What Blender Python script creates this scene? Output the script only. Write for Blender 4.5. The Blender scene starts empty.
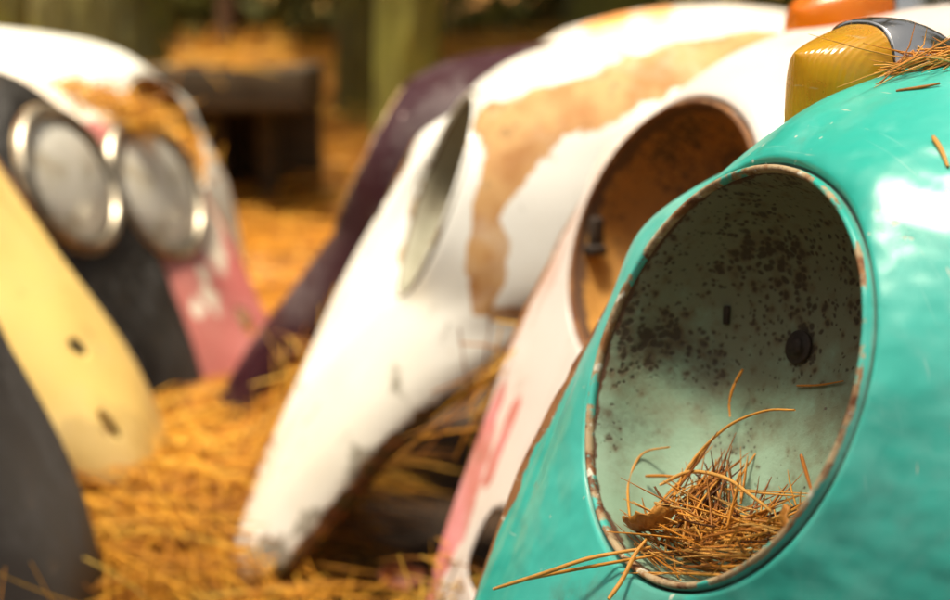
import bpy, bmesh, math, random
import numpy as np
from mathutils import Vector, Matrix, noise as mnoise
R = math.radians
scene = bpy.context.scene
C = scene.collection

# ------------------------------------------------------------------ camera
cam_d = bpy.data.cameras.new('camera')
cam = bpy.data.objects.new('camera', cam_d); C.objects.link(cam)
cam.location = (0, 0, 0.544); cam.rotation_euler = (R(90 - 12), 0, 0)
cam_d.sensor_width = 36; cam_d.lens = 49.98
cam_d.clip_start = 0.02; cam_d.clip_end = 400
cam_d.dof.use_dof = True; cam_d.dof.focus_distance = 0.625; cam_d.dof.aperture_fstop = 4.4
cam_d.dof.aperture_blades = 0
scene.camera = cam

# ------------------------------------------------------------------ sky, sun, exposure
SUN_TO = Vector((-0.22, -0.12, 0.97)).normalized()
world = bpy.data.worlds.new('World'); scene.world = world; world.use_nodes = True
wn = world.node_tree
bg = wn.nodes['Background']
sky = wn.nodes.new('ShaderNodeTexSky'); sky.sky_type = 'NISHITA'; sky.sun_disc = False
sky.sun_elevation = math.asin(SUN_TO.z)
sky.sun_rotation = math.atan2(SUN_TO.x, SUN_TO.y)
sky.air_density = 0.6; sky.dust_density = 4.0; sky.ozone_density = 0.3
hs = wn.nodes.new('ShaderNodeHueSaturation'); hs.inputs['Saturation'].default_value = .3      # hazy white sky
wb = wn.nodes.new('ShaderNodeMix'); wb.data_type = 'RGBA'; wb.blend_type = 'MULTIPLY'; wb.inputs[0].default_value = 1
wb.inputs[7].default_value = (1.0, .965, .89, 1)                                               # warm white balance
wn.links.new(sky.outputs[0], hs.inputs['Color']); wn.links.new(hs.outputs[0], wb.inputs[6])
wn.links.new(wb.outputs[2], bg.inputs[0]); bg.inputs[1].default_value = 0.06
sun_d = bpy.data.lights.new('sun', 'SUN'); sun_d.energy = 4.8; sun_d.angle = R(11); sun_d.color = (1.0, 0.87, 0.68)
sun = bpy.data.objects.new('sun', sun_d); C.objects.link(sun)
sun.rotation_euler = SUN_TO.to_track_quat('Z', 'Y').to_euler(); sun.location = (-3, -3, 6)
scene.view_settings.view_transform = 'Standard'; scene.view_settings.look = 'None'
scene.view_settings.exposure = 1.55; scene.view_settings.gamma = 1.0
scene.render.engine = 'CYCLES'
scene.cycles.use_denoising = True
scene.cycles.max_bounces = 6; scene.cycles.transparent_max_bounces = 8
scene.cycles.sample_clamp_indirect = 6

# ------------------------------------------------------------------ helpers
def link(name, me, mat=None, parent=None, smooth=True):
    o = bpy.data.objects.new(name, me); C.objects.link(o)
    if mat: me.materials.append(mat)
    if parent: o.parent = parent
    if smooth and len(me.polygons):
        me.polygons.foreach_set('use_smooth', [True] * len(me.polygons))
    return o
def tag(o, label, cat=None, group=None, kind=None):
    o['label'] = label
    if cat: o['category'] = cat
    if group: o['group'] = group
    if kind: o['kind'] = kind
    return o
def empty(name, mat=None):
    o = bpy.data.objects.new(name, None); C.objects.link(o); o.empty_display_size = .05
    if mat is not None: o.matrix_world = mat
    return o
def pydata(name, v, f):
    me = bpy.data.meshes.new(name)
    me.from_pydata([tuple(p) for p in v], [], [tuple(q) for q in f]); me.update()
    return me
def bm_mesh(name, bm):
    me = bpy.data.meshes.new(name); bm.to_mesh(me); bm.free(); return me
def grid(pts, close_u=False, close_v=False):
    """pts[i][j] -> verts, quads"""
    nu, nv = len(pts), len(pts[0])
    v = [p for row in pts for p in row]; f = []
    for i in range(nu if close_u else nu - 1):
        for j in range(nv if close_v else nv - 1):
            a, b = i, (i + 1) % nu; c, d = j, (j + 1) % nv
            f.append((a * nv + c, b * nv + c, b * nv + d, a * nv + d))
    return v, f
def box_bm(bm, size, mat=Matrix(), bevel=0.0):
    r = bmesh.ops.create_cube(bm, size=1, matrix=mat @ Matrix.Diagonal((*size, 1)))
    if bevel:
        es = list({e for v in r['verts'] for e in v.link_edges})
        bmesh.ops.bevel(bm, geom=es, offset=bevel, segments=2, affect='EDGES', profile=.6)

# ------------------------------------------------------------------ material helper
class NT:
    def __init__(self, name):
        self.m = bpy.data.materials.new(name); self.m.use_nodes = True
        self.t = self.m.node_tree; self.p = self.t.nodes['Principled BSDF']
        self.tc = self.t.nodes.new('ShaderNodeTexCoord')
    def n(self, kind, **kw):
        x = self.t.nodes.new(kind)
        for k, v in kw.items(): setattr(x, k, v)
        return x
    def l(self, a, b): self.t.links.new(a, b)
    def setin(self, sock, v):
        if hasattr(v, 'is_linked') or isinstance(v, bpy.types.NodeSocket): self.l(v, sock)
        else: sock.default_value = v
    def mapping(self, scale=(1, 1, 1), rot=(0, 0, 0), loc=(0, 0, 0), src=None):
        m = self.n('ShaderNodeMapping'); self.l(src or self.tc.outputs['Object'], m.inputs[0])
        m.inputs['Scale'].default_value = scale; m.inputs['Rotation'].default_value = rot; m.inputs['Location'].default_value = loc
        return m.outputs[0]
    def noise(self, scale, detail=4, rough=.55, vec=None, dist=0.0):
        x = self.n('ShaderNodeTexNoise'); x.inputs['Scale'].default_value = scale
        x.inputs['Detail'].default_value = detail; x.inputs['Roughness'].default_value = rough
        x.inputs['Distortion'].default_value = dist
        self.l(vec or self.tc.outputs['Object'], x.inputs['Vector']); return x.outputs[0]
    def voronoi(self, scale, vec=None):
        x = self.n('ShaderNodeTexVoronoi'); x.inputs['Scale'].default_value = scale
        self.l(vec or self.tc.outputs['Object'], x.inputs['Vector']); return x.outputs['Distance']
    def attr(self, name, col=False):
        x = self.n('ShaderNodeAttribute'); x.attribute_name = name; return x.outputs['Color' if col else 'Fac']
    def math(self, op, a, b=0.0, c=0.0, clamp=False):
        x = self.n('ShaderNodeMath', operation=op, use_clamp=clamp)
        self.setin(x.inputs[0], a); self.setin(x.inputs[1], b); self.setin(x.inputs[2], c); return x.outputs[0]
    def step(self, v, lo, hi):
        x = self.n('ShaderNodeMapRange', interpolation_type='SMOOTHSTEP')
        self.setin(x.inputs[0], v); x.inputs[1].default_value = lo; x.inputs[2].default_value = hi; return x.outputs[0]
    def mix(self, fac, a, b):
        x = self.n('ShaderNodeMix', data_type='RGBA')
        self.setin(x.inputs[0], fac)
        for s, v in ((x.inputs[6], a), (x.inputs[7], b)):
            if isinstance(v, tuple): s.default_value = (*v, 1) if len(v) == 3 else v
            else: self.l(v, s)
        return x.outputs[2]
    def mixf(self, fac, a, b):
        x = self.n('ShaderNodeMix', data_type='FLOAT')
        self.setin(x.inputs[0], fac); self.setin(x.inputs[2], a); self.setin(x.inputs[3], b); return x.outputs[0]
    def bump(self, h, strength=.3, dist=.002, normal=None):
        x = self.n('ShaderNodeBump'); x.inputs['Strength'].default_value = strength; x.inputs['Distance'].default_value = dist
        self.l(h, x.inputs['Height'])
        if normal: self.l(normal, x.inputs['Normal'])
        return x.outputs[0]
    def out(self, color=None, rough=None, metal=None, normal=None, coat=None):
        for k, v in (('Base Color', color), ('Roughness', rough), ('Metallic', metal), ('Normal', normal), ('Coat Weight', coat)):
            if v is None: continue
            s = self.p.inputs[k]
            if isinstance(v, tuple): s.default_value = (*v, 1) if len(v) == 3 else v
            else: self.setin(s, v)
        return self.m

RUST = (.16, .055, .02); RUST2 = (.33, .15, .05)
def paint_mat(name, base, base2, patch_a=(.6, .4, .22), patch_b=(.4, .2, .08), rough=.28, chips=.6, chip_col=(.75, .68, .55),
              dirt_shade=.35, dirt_col=(.16, .1, .045), seed=0.0, var=5, coat=.3, edge_col=(.50, .38, .22), hem_col=(.30, .13, .045), spec=.5, chalk=.25, ding=0.0, streak=None, patch_noise=1.5):
    t = NT(name)
    vec = t.mapping(loc=(seed, seed * .7, -seed))
    big = t.noise(var, 3, .5, vec); fine = t.noise(60, 5, .6, vec); sp = t.noise(170, 2, .5, vec); mid = t.noise(22, 5, .6, vec)
    col = t.mix(t.step(big, .35, .68), base, base2)
    if streak:
        st = t.noise(1, 4, .6, t.mapping(scale=(9, 30, 5), rot=(0, .6, 0), loc=(seed, 1, 2)))
        col = t.mix(t.step(st, .54, .66), col, streak)
    # bare patch
    pm = t.math('ADD', t.attr('patch'), t.math('MULTIPLY', t.math('SUBTRACT', mid, .5), patch_noise))
    pm = t.math('ADD', pm, t.math('MULTIPLY', t.math('SUBTRACT', fine, .5), .6))
    pm = t.step(pm, .41, .60)
    pcol = t.mix(t.step(mid, .38, .62), patch_a, patch_b)
    col = t.mix(pm, col, pcol)
    # grime film, then the painted shade of the rim groove
    dm = t.math('MULTIPLY', t.step(t.math('ADD', mid, t.math('MULTIPLY', t.attr('dirt_shade'), .5)), .6, .74), dirt_shade)
    col = t.mix(dm, col, dirt_col)
    col = t.mix(t.math('MULTIPLY', t.step(t.math('ADD', t.attr('dirt_shade'), t.math('MULTIPLY', t.math('SUBTRACT', mid, .5), .6)), .85, 1.1), .85), col, (.03, .02, .01))  # near-black in the rim groove: its shade put into the colour
    # chalky fading, fine hairline scratches
    fade = t.step(t.math('ADD', t.math('MULTIPLY', t.noise(11, 6, .65, vec, .8), .7), t.math('MULTIPLY', fine, .3)), .47, .66)
    col = t.mix(t.math('MULTIPLY', fade, chalk), col, tuple(min(1, c * .75 + .16) for c in base2))
    hair = None
    for q, (ra, sx) in enumerate((((.2, .5, 1.1), 420), ((1.0, .2, .4), 520))):
        hn = t.step(t.noise(1, 3, .6, t.mapping(scale=(sx, 9, 30), rot=ra, loc=(seed, q, 0))), .66, .72)
        hair = hn if hair is None else t.math('MAXIMUM', hair, hn)
    hair = t.math('MULTIPLY', hair, t.step(t.noise(7, 2, .5, vec), .45, .62))
    col = t.mix(t.math('MULTIPLY', hair, .5 * chalk + .1), col, tuple(min(1, c * .6 + .35) for c in base2))
    # small chips and specks
    ch = t.math('MULTIPLY', t.step(t.math('ADD', t.math('MULTIPLY', sp, .6), t.math('MULTIPLY', mid, .4)), .645, .69), chips)
    col = t.mix(ch, col, chip_col)
    sc = t.noise(1, 2, .5, t.mapping(scale=(300, 22, 40), rot=(.4, .9, .3), loc=(seed, 0, 0)))
    scm = t.math('MULTIPLY', t.step(sc, .74, .78), chips)
    col = t.mix(scm, col, chip_col)
    # worn edges (rim and hem of the sheet)
    wv = t.math('ADD', t.attr('wear'), t.math('MULTIPLY', t.math('SUBTRACT', t.noise(48, 4, .6, vec), .5), .95))
    wm = t.step(wv, .52, .58)
    wcol = t.mix(t.step(fine, .42, .6), RUST, RUST2)
    wcol = t.mix(t.step(t.noise(70, 6, .7, t.mapping(loc=(3, seed, 1))), .40, .58), wcol, t.mix(t.attr('hem'), edge_col, hem_col))
    wcol = t.mix(t.step(t.noise(110, 4, .6, t.mapping(loc=(5, seed, 1))), .60, .66), wcol, chip_col)
    col = t.mix(wm, col, wcol)
    bare = t.math('MAXIMUM', t.math('MAXIMUM', pm, wm), t.math('MAXIMUM', ch, dm))
    ro = t.mixf(bare, t.mixf(t.math('MAXIMUM', fade, hair), rough, rough + .25), .75)
    h = t.math('SUBTRACT', t.math('MULTIPLY', fine, .15), t.math('ADD', t.math('MULTIPLY', bare, .5), 0))
    low = t.noise(9, 1, .4, vec)
    nb = t.bump(low, .2, .02)
    if ding: nb = t.bump(t.noise(27, 2, .5, vec), ding, .006, nb)
    nrm = t.bump(h, .25, .0008, nb)
    t.p.inputs['Coat Roughness'].default_value = .12; t.p.inputs['Specular IOR Level'].default_value = spec
    return t.out(col, ro, None, nrm, t.math('MULTIPLY', t.math('SUBTRACT', 1.0, bare), coat))

def simple(name, col, rough=.5, metal=0.0, var=.25, scale=30, bump=.15):
    t = NT(name); n = t.noise(scale, 4, .6)
    c2 = tuple(c * (1 - var * 1.6) for c in col)
    return t.out(t.mix(t.step(n, .35, .65), c2, col), rough, metal, t.bump(n, bump, .001))

def bucket_mat(name, base, stain_shade, rust_amt, seed):
    t = NT(name); vec = t.mapping(loc=(seed, seed, seed))
    big = t.noise(14, 4, .6, vec); mid = t.noise(42, 6, .65, vec); fine = t.noise(330, 4, .65, vec)
    col = t.mix(t.step(big, .35, .65), base, tuple(c * f for c, f in zip(base, (.80, .84, .80))))
    m = t.math('ADD', t.math('MULTIPLY', mid, .65), t.math('MULTIPLY', t.attr('dirt_shade'), .36))
    film = t.math('MULTIPLY', t.step(m, .26, .56), .85)  # thickens to the bowl's top: shade painted in along with the grime
    col = t.mix(film, col, stain_shade)
    pn = t.math('MULTIPLY', t.attr('patch'), t.math('ADD', .3, mid))
    m2 = t.math('ADD', t.math('ADD', m, t.math('MULTIPLY', t.math('SUBTRACT', t.noise(17, 4, .6, t.mapping(loc=(seed + 4, 1, 0))), .54), .95)), t.math('MULTIPLY', pn, .42))
    dn = t.n('ShaderNodeTexNoise'); dn.inputs['Scale'].default_value = 130; dn.inputs['Detail'].default_value = 4; t.l(vec, dn.inputs['Vector'])
    va = t.n('ShaderNodeVectorMath', operation='MULTIPLY_ADD'); t.l(dn.outputs['Color'], va.inputs[0]); va.inputs[1].default_value = (.005, .005, .005); t.l(vec, va.inputs[2])
    wv_ = va.outputs[0]; dv = t.math('MULTIPLY', t.voronoi(260, wv_), t.math('ADD', .5, t.noise(90, 3, .6, vec)))
    dv2 = t.math('MULTIPLY', t.voronoi(120, wv_), t.math('ADD', .6, t.noise(60, 3, .6, vec)))
    spots = t.math('MAXIMUM', t.step(t.math('SUBTRACT', m2, t.math('MULTIPLY', dv, .95)), .20, .46), t.step(t.math('SUBTRACT', m2, t.math('MULTIPLY', dv2, 1.15)), .24, .5))
    halo = t.step(t.math('SUBTRACT', m2, t.math('MULTIPLY', dv2, .8)), .12, .45)
    col = t.mix(t.math('MULTIPLY', halo, .55), col, (.15, .095, .04))
    col = t.mix(t.math('MULTIPLY', spots, .85), col, (.045, .028, .014))
    col = t.mix(t.math('MULTIPLY', t.step(t.math('ADD', pn, t.math('MULTIPLY', fine, .4)), .45, 1.05), .8), col, (.045, .03, .018))
    rv = t.step(t.math('ADD', t.math('MULTIPLY', fine, .5), t.math('MULTIPLY', big, .5)), .5 + (1 - rust_amt) * .25, .6 + (1 - rust_amt) * .25)
    col = t.mix(rv, col, (.40, .165, .035))
    wv = t.math('ADD', t.attr('wear'), t.math('MULTIPLY', t.math('SUBTRACT', mid, .5), .8))
    col = t.mix(t.step(wv, .5, .6), col, (.10, .045, .018))
    return t.out(col, .62, None, t.bump(t.math('ADD', fine, t.math('MULTIPLY', spots, -.8)), .35, .0012))

def chrome_mat():
    t = NT('pitted_chrome'); n = t.noise(60, 5, .65); s = t.noise(220, 3, .5)
    pit = t.step(s, .66, .7)
    return t.out(t.mix(pit, (.78, .76, .72), (.16, .1, .05)), t.mixf(t.step(n, .4, .7), .12, .34), t.mixf(pit, 1.0, .1), t.bump(n, .1, .001))
CHROME = chrome_mat()
def lens_mat(name, col, axis_scale):
    t = NT(name)
    w = t.n('ShaderNodeTexWave', wave_type='BANDS', bands_direction='Y'); w.inputs['Scale'].default_value = axis_scale
    w.inputs['Distortion'].default_value = .15; t.l(t.tc.outputs['Object'], w.inputs['Vector'])
    g = t.noise(40, 5, .65); s = t.noise(1, 2, .5, t.mapping(scale=(60, 60, 320), rot=(.5, .3, .1)))
    c = t.mix(t.step(g, .38, .72), col, tuple(x * k for x, k in zip(col, (.78, .66, .5))))
    c = t.mix(t.math('MULTIPLY', t.step(s, .68, .74), .5), c, (.9, .7, .35))
    t.p.inputs['Transmission Weight'].default_value = .4; t.p.inputs['IOR'].default_value = 1.45
    t.p.inputs['Subsurface Weight'].default_value = .25; t.p.inputs['Subsurface Radius'].default_value = (.02, .01, .003)
    t.p.inputs['Subsurface Scale'].default_value = .5
    return t.out(c, t.mixf(t.step(g, .4, .7), .16, .36), None, t.bump(w.outputs[1], .14, .001))
AMBER = lens_mat('amber_lens', (.95, .50, .03), 150)
ORANGE = lens_mat('orange_lens', (.92, .24, .01), 150)
def glass_mat():
    t = NT('headlight_glass')
    w = t.n('ShaderNodeTexWave', wave_type='BANDS', bands_direction='Y'); w.inputs['Scale'].default_value = 22
    t.l(t.tc.outputs['Object'], w.inputs['Vector']); g = t.noise(25, 4)
    t.p.inputs['Transmission Weight'].default_value = .45; t.p.inputs['IOR'].default_value = 1.5
    return t.out(t.mix(t.step(g, .45, .7), (.92, .90, .80), (.66, .60, .46)), .22, None, t.bump(w.outputs[1], .35, .002))
GLASS = glass_mat()
REFL = simple('silvered_reflector', (.85, .82, .72), .5, 1.0, .1)
DARKM = simple('dark_rusted_steel', (.06, .04, .028), .7, .2, .4, 60, .4)

# ------------------------------------------------------------------ the fender
TILT = R(21)
RIM = .1
NV = Vector((math.cos(TILT), 0, math.sin(TILT)))       # opening normal  (local x forward, y outward, z up)
VV = Vector((-math.sin(TILT), 0, math.cos(TILT)))      # up in the opening's plane
def bowl(a, b, c): return Vector((0, 1, 0)) * a + VV * b + NV * c
PROF = {
 90: [(-.05,0,.107),(-.10,.005,.131),(-.2,.01,.154),(-.35,.02,.163),(-.5,.02,.13),(-.7,.02,-.02),(-.82,.02,-.34)],
 75: [(-.048,.03,.104),(-.10,.04,.128),(-.2,.06,.155),(-.35,.075,.158),(-.5,.08,.118),(-.68,.09,-.03),(-.80,.09,-.34)],
 60: [(-.045,.057,.094),(-.10,.078,.113),(-.2,.11,.13),(-.35,.13,.125),(-.5,.14,.085),(-.66,.15,-.05),(-.76,.15,-.34)],
 40: [(-.036,.087,.065),(-.08,.112,.08),(-.18,.148,.085),(-.32,.172,.07),(-.46,.18,.03),(-.6,.182,-.06),(-.70,.18,-.30)],
 20: [(-.026,.106,.034),(-.07,.13,.04),(-.16,.162,.035),(-.28,.182,.015),(-.4,.19,-.02),(-.5,.192,-.06),(-.60,.19,-.17)],
 0: [(-.014,.112,0),(-.055,.137,-.002),(-.12,.162,-.01),(-.2,.18,-.022),(-.28,.188,-.038),(-.36,.192,-.058),(-.43,.19,-.087)],
 -20: [(0,.108,-.036),(-.03,.132,-.045),(-.07,.153,-.055),(-.12,.168,-.062),(-.18,.178,-.068),(-.24,.182,-.07),(-.30,.178,-.072)],
 -40: [(.015,.09,-.068),(0,.11,-.08),(-.02,.127,-.09),(-.05,.14,-.096),(-.08,.148,-.099),(-.115,.15,-.1),(-.155,.146,-.098)],
 -60: [(.03,.058,-.093),(.033,.075,-.113),(.033,.092,-.137),(.03,.105,-.157),(.025,.113,-.173),(.018,.117,-.187),(.008,.115,-.2)],
 -75: [(.042,.03,-.105),(.06,.042,-.15),(.08,.055,-.2),(.094,.065,-.25),(.103,.07,-.30),(.107,.072,-.335),(.11,.07,-.366)],
 -90: [(.046,0,-.11),(.075,0,-.17),(.105,.005,-.23),(.128,.01,-.29),(.14,.012,-.33),(.146,.015,-.36),(.148,.015,-.385)],
 -105: [(.044,-.03,-.108),(.07,-.04,-.16),(.1,-.05,-.22),(.122,-.055,-.28),(.135,-.055,-.32),(.14,-.055,-.35),(.142,-.055,-.385)],
 -125: [(.036,-.066,-.09),(.055,-.083,-.13),(.075,-.097,-.175),(.094,-.108,-.22),(.108,-.115,-.26),(.117,-.12,-.3),(.121,-.124,-.36)],
 -150: [(.02,-.096,-.052),(.027,-.106,-.07),(.034,-.115,-.09),(.041,-.122,-.105),(.047,-.128,-.12),(.051,-.132,-.13),(.055,-.137,-.142)],
 180: [(-.001,-.107,0),(-.004,-.114,0),(-.008,-.12,0),(-.011,-.125,0),(-.014,-.129,0),(-.016,-.132,0),(-.018,-.137,0)],
 150: [(-.022,-.092,.049),(-.028,-.1,.053),(-.036,-.109,.057),(-.045,-.117,.06),(-.055,-.124,.062),(-.064,-.13,.063),(-.072,-.136,.062)],
 130: [(-.037,-.068,.076),(-.055,-.074,.084),(-.08,-.082,.09),(-.11,-.092,.096),(-.14,-.104,.1),(-.165,-.118,.098),(-.185,-.136,.09)],
 115: [(-.045,-.046,.093),(-.075,-.051,.110),(-.13,-.058,.127),(-.2,-.07,.135),(-.28,-.088,.138),(-.35,-.112,.132),(-.40,-.136,.115)],
 102: [(-.049,-.022,.105),(-.09,-.024,.128),(-.17,-.025,.147),(-.3,-.028,.157),(-.45,-.05,.14),(-.6,-.09,.05),(-.68,-.136,-.04)],
}
def rim_pt(th, r=RIM):
    return np.array(bowl(r * math.cos(th), r * math.sin(th), 0))
def catmull(P, s):
    """P (n,3) sampled at parameters s in 0..n-1"""
    P = np.asarray(P, float); n = len(P)
    Q = np.vstack([2 * P[0] - P[1], P, 2 * P[-1] - P[-2]])
    i = np.clip(np.floor(s).astype(int), 0, n - 2); u = (s - i)[:, None]
    a, b, c, d = Q[i], Q[i + 1], Q[i + 2], Q[i + 3]
    return .5 * (2 * b + (c - a) * u + (2 * a - 5 * b + 4 * c - d) * u ** 2 + (3 * b - a - 3 * c + d) * u ** 3)
def fender_grid(nth=168, nt=56, tweak=None):
    keys = sorted(PROF)                          # -150 .. 180
    s = np.linspace(0, 1, nt) ** 1.25 * 7
    cols = []
    for k in keys:
        pts = [Vector(p) for p in PROF[k]]
        if tweak: pts = [tweak(k, p) for p in pts]
        cols.append(catmull(np.vstack([rim_pt(R(k)), np.array([tuple(p) for p in pts])]), s))
    cols = np.array(cols); K = np.array(keys, float)
    # periodic pchip-like interpolation across the angle
    Kx = np.concatenate([K - 360, K, K + 360]); Cx = np.concatenate([cols] * 3)
    d = (Cx[1:] - Cx[:-1]) / (Kx[1:] - Kx[:-1])[:, None, None]
    h = Kx[1:] - Kx[:-1]
    m = np.zeros_like(Cx)
    m[1:-1] = (d[:-1] * h[1:, None, None] + d[1:] * h[:-1, None, None]) / (h[1:] + h[:-1])[:, None, None]
    ths = np.linspace(-180, 180, nth, endpoint=False)
    out = []
    for t in ths:
        i = np.searchsorted(Kx, t, 'right') - 1
        H = Kx[i + 1] - Kx[i]; u = (t - Kx[i]) / H
        g = (2*u**3 - 3*u**2 + 1) * Cx[i] + (u**3 - 2*u**2 + u) * H * m[i] + (-2*u**3 + 3*u**2) * Cx[i+1] + (u**3 - u**2) * H * m[i+1]
        g[0] = rim_pt(R(t))
        # small rolled return at the rim: a hem folded into the opening
        out.append(g)
    G = np.array(out)
    return ths, G
def fender_mesh(name, patches=(), dirts=(), dents=(), rag=.0, seed=0, tweak=None, rimw=.74, hemw=.017, strokes=(), rimd=.005):
    rnd = random.Random(seed)
    ths, G = fender_grid(tweak=tweak)
    nth, nt, _ = G.shape
    # ragged hem: the last rows wander a little
    for i in range(nth):
        a = mnoise.noise(Vector((math.cos(R(ths[i])) * 6, math.sin(R(ths[i])) * 6, seed)))
        b = mnoise.noise(Vector((math.cos(R(ths[i])) * 25, math.sin(R(ths[i])) * 25, seed + 9)))
        w = np.linspace(0, 1, nt)[:, None] ** 8
        dirv = G[i, -1] - G[i, -3]; L = np.linalg.norm(dirv) + 1e-9
        G[i] += w * dirv / L * (a * .004 + b * .003) * (1 + rag)
    for (x, y, z, r, dep) in dents:
        c = np.array([x, y, z]); d2 = ((G - c) ** 2).sum(-1) / r ** 2
        inward = np.array([-.15, 0, -.05]) - c; inward /= np.linalg.norm(inward)
        G += (dep * np.exp(-d2))[..., None] * inward
    # rolled lip at the opening and flange at the hem
    def ringrow(r, h): return np.array([rim_pt(R(t), RIM + r) + np.array(NV) * h for t in ths])[:, None]
    lips = [ringrow(-.0016, -.0026), ringrow(-.0013, .0002), ringrow(-.0008, .0008), ringrow(-.0003, .0008), ringrow(.0002, .0001), ringrow(.0008, -.0040), ringrow(.0026, -.0046)]
    ctr = np.array([-.2, .03, -.12])
    tdir = G[:, -1] - G[:, -2]; tdir /= np.linalg.norm(tdir, axis=1)[:, None] + 1e-9
    inn = ctr - G[:, -1]; inn -= (inn * tdir).sum(1)[:, None] * tdir; inn /= np.linalg.norm(inn, axis=1)[:, None]
    fl1 = (G[:, -1] + tdir * .002 + inn * .004)[:, None]; fl2 = (G[:, -1] + inn * .013)[:, None]
    G[:, 4] -= np.array(NV) * .0010
    A = np.concatenate(lips + [G[:, 4:], fl1, fl2], 1)
    nt2 = A.shape[1]
    v, f = grid(A, close_u=True)
    me = bpy.data.meshes.new(name)
    V = A.reshape(-1, 3)
    me.from_pydata(V.tolist(), [], f); me.flip_normals(); me.update()
    # wear attribute from distance along the profile
    seg = np.linalg.norm(A[:, 1:] - A[:, :-1], axis=2)
    s0 = np.concatenate([np.zeros((nth, 1)), np.cumsum(seg, 1)], 1)
    d_rim = np.abs(s0 - s0[:, 4:5]); d_hem = np.abs(s0[:, -3:-2] - s0)
    wear = np.maximum(np.clip(1 - d_rim / rimd, 0, 1) * rimw, np.clip(1 - d_hem / hemw, 0, 1) * .95)
    wear[:, -2:] = 1; wear[:, :5] = rimw; groove = np.zeros_like(wear); groove[:, 5:7] = 1.2; groove[:, 7] = .6; wear[:, 5:7] *= .6  # groove rows carry the painted shade beside the lip
    patch = np.zeros(len(V)); dirt_shade = np.zeros(len(V))
    for arr, lst in ((patch, patches), (dirt_shade, dirts)):
        for (x, y, z, r, k) in lst:
            d = np.sqrt(((V - (x, y, z)) ** 2).sum(1)) / r
            np.maximum(arr, k * np.clip(1.5 - d, 0, 1), out=arr)
    for st in strokes:
        for a, b in zip(st, st[1:]):
            pa, pb = np.array(a[:3]), np.array(b[:3]); ab = pb - pa
            u = np.clip(((V - pa) @ ab) / (ab @ ab), 0, 1); d = np.linalg.norm(V - pa - u[:, None] * ab, axis=1) / (a[3] + (b[3] - a[3]) * u)
            np.maximum(patch, np.clip(1.5 - d, 0, 1), out=patch)
    dirt_shade = np.maximum(dirt_shade, groove.reshape(-1))
    hem = np.zeros_like(wear); hem[:, nt2 // 2:] = 1
    at = me.attributes.new('hem', 'FLOAT', 'POINT'); at.data.foreach_set('value', hem.reshape(-1).astype(np.float32))
    for nm, arr in (('wear', wear.reshape(-1)), ('patch', patch), ('dirt_shade', dirt_shade)):
        at = me.attributes.new(nm, 'FLOAT', 'POINT'); at.data.foreach_set('value', arr.astype(np.float32))
    return me
def solidify(o, th=.0016):
    m = o.modifiers.new('sheet', 'SOLIDIFY'); m.thickness = th; m.offset = 0; m.use_even_offset = False; m.material_offset = 1; m.use_flip_normals = False
def bake(o, cutters=()):
    """apply modifiers and real cut-outs"""
    tmp = []
    for me in cutters:
        c = bpy.data.objects.new('cutter', me); C.objects.link(c); tmp.append(c)
        b = o.modifiers.new('cut', 'BOOLEAN'); b.operation = 'DIFFERENCE'; b.object = c; b.solver = 'EXACT'
    par = o.parent; o.parent = None; mw = o.matrix_world.copy(); o.matrix_world = Matrix()
    bpy.context.view_layer.update()
    dg = bpy.context.evaluated_depsgraph_get()
    new = bpy.data.meshes.new_from_object(o.evaluated_get(dg))
    o.modifiers.clear(); o.data = new
    for c in tmp: bpy.data.objects.remove(c)
    o.parent = par
def slot_cutter(at, nrm, up, w, h, power=2.0, n=28, depth=.05):
    """a prism with a rounded outline, across the sheet at a local point"""
    at, nrm, up = Vector(at), Vector(nrm).normalized(), Vector(up)
    up = (up - nrm * up.dot(nrm)).normalized(); sd = up.cross(nrm)
    bm = bmesh.new(); rings = []
    for s in (-1, 1):
        rings.append([bm.verts.new(at + nrm * s * depth + sd * (w * math.copysign(abs(math.cos(a)) ** (2 / power), math.cos(a)))
                      + up * (h * math.copysign(abs(math.sin(a)) ** (2 / power), math.sin(a))))
                      for a in [2 * math.pi * k / n for k in range(n)]])
    for k in range(n):
        bm.faces.new((rings[0][k], rings[0][(k + 1) % n], rings[1][(k + 1) % n], rings[1][k]))
    bm.faces.new(list(reversed(rings[0]))); bm.faces.new(rings[1])
    bmesh.ops.recalc_face_normals(bm, faces=bm.faces)
    return bm_mesh('cutter', bm)

def lathe(prof, n=96, close=False):
    """prof: (radius, depth along -normal) -> verts/quads about the opening's axis"""
    pts = [[bowl(r * math.cos(2 * math.pi * k / n), r * math.sin(2 * math.pi * k / n), -d) for (r, d) in prof] for k in range(n)]
    return grid(pts, close_u=True)
def bucket(parent, mat, depth=.072, patches=(), name='headlight_bucket', rust_rim=.012):
    prof = [(.0985, .0012), (.0972, .005), (.0955, .012)]
    for k in range(1, 30):
        a = k / 29 * math.pi / 2
        prof.append((.0955 * math.cos(a) ** .62, .012 + (depth - .012) * math.sin(a) ** .9))
    prof[-1] = (.0008, depth)
    v, f = lathe(prof, 120)
    me = pydata(name, v, f)
    V = np.array([tuple(p) for p in v])
    b = V @ np.array(VV); c = V @ np.array(NV)
    dirt_shade = np.clip((b + .05) / .12, 0, 1)  # rises to the bowl's top, where shade is painted into the colour
    wear = np.clip(1 + (c) / rust_rim, 0, 1) * .85
    patch = np.zeros(len(V))
    for (aa, bb, r, k) in patches:
        d = np.sqrt((V[:, 1] - aa) ** 2 + (b - bb) ** 2) / r
        patch = np.maximum(patch, k * np.clip(1.5 - d, 0, 1))
    for nm, arr in (('wear', wear), ('patch', patch), ('dirt_shade', dirt_shade)):
        at = me.attributes.new(nm, 'FLOAT', 'POINT'); at.data.foreach_set('value', arr.astype(np.float32))
    return link(name, me, mat, parent)
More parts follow.
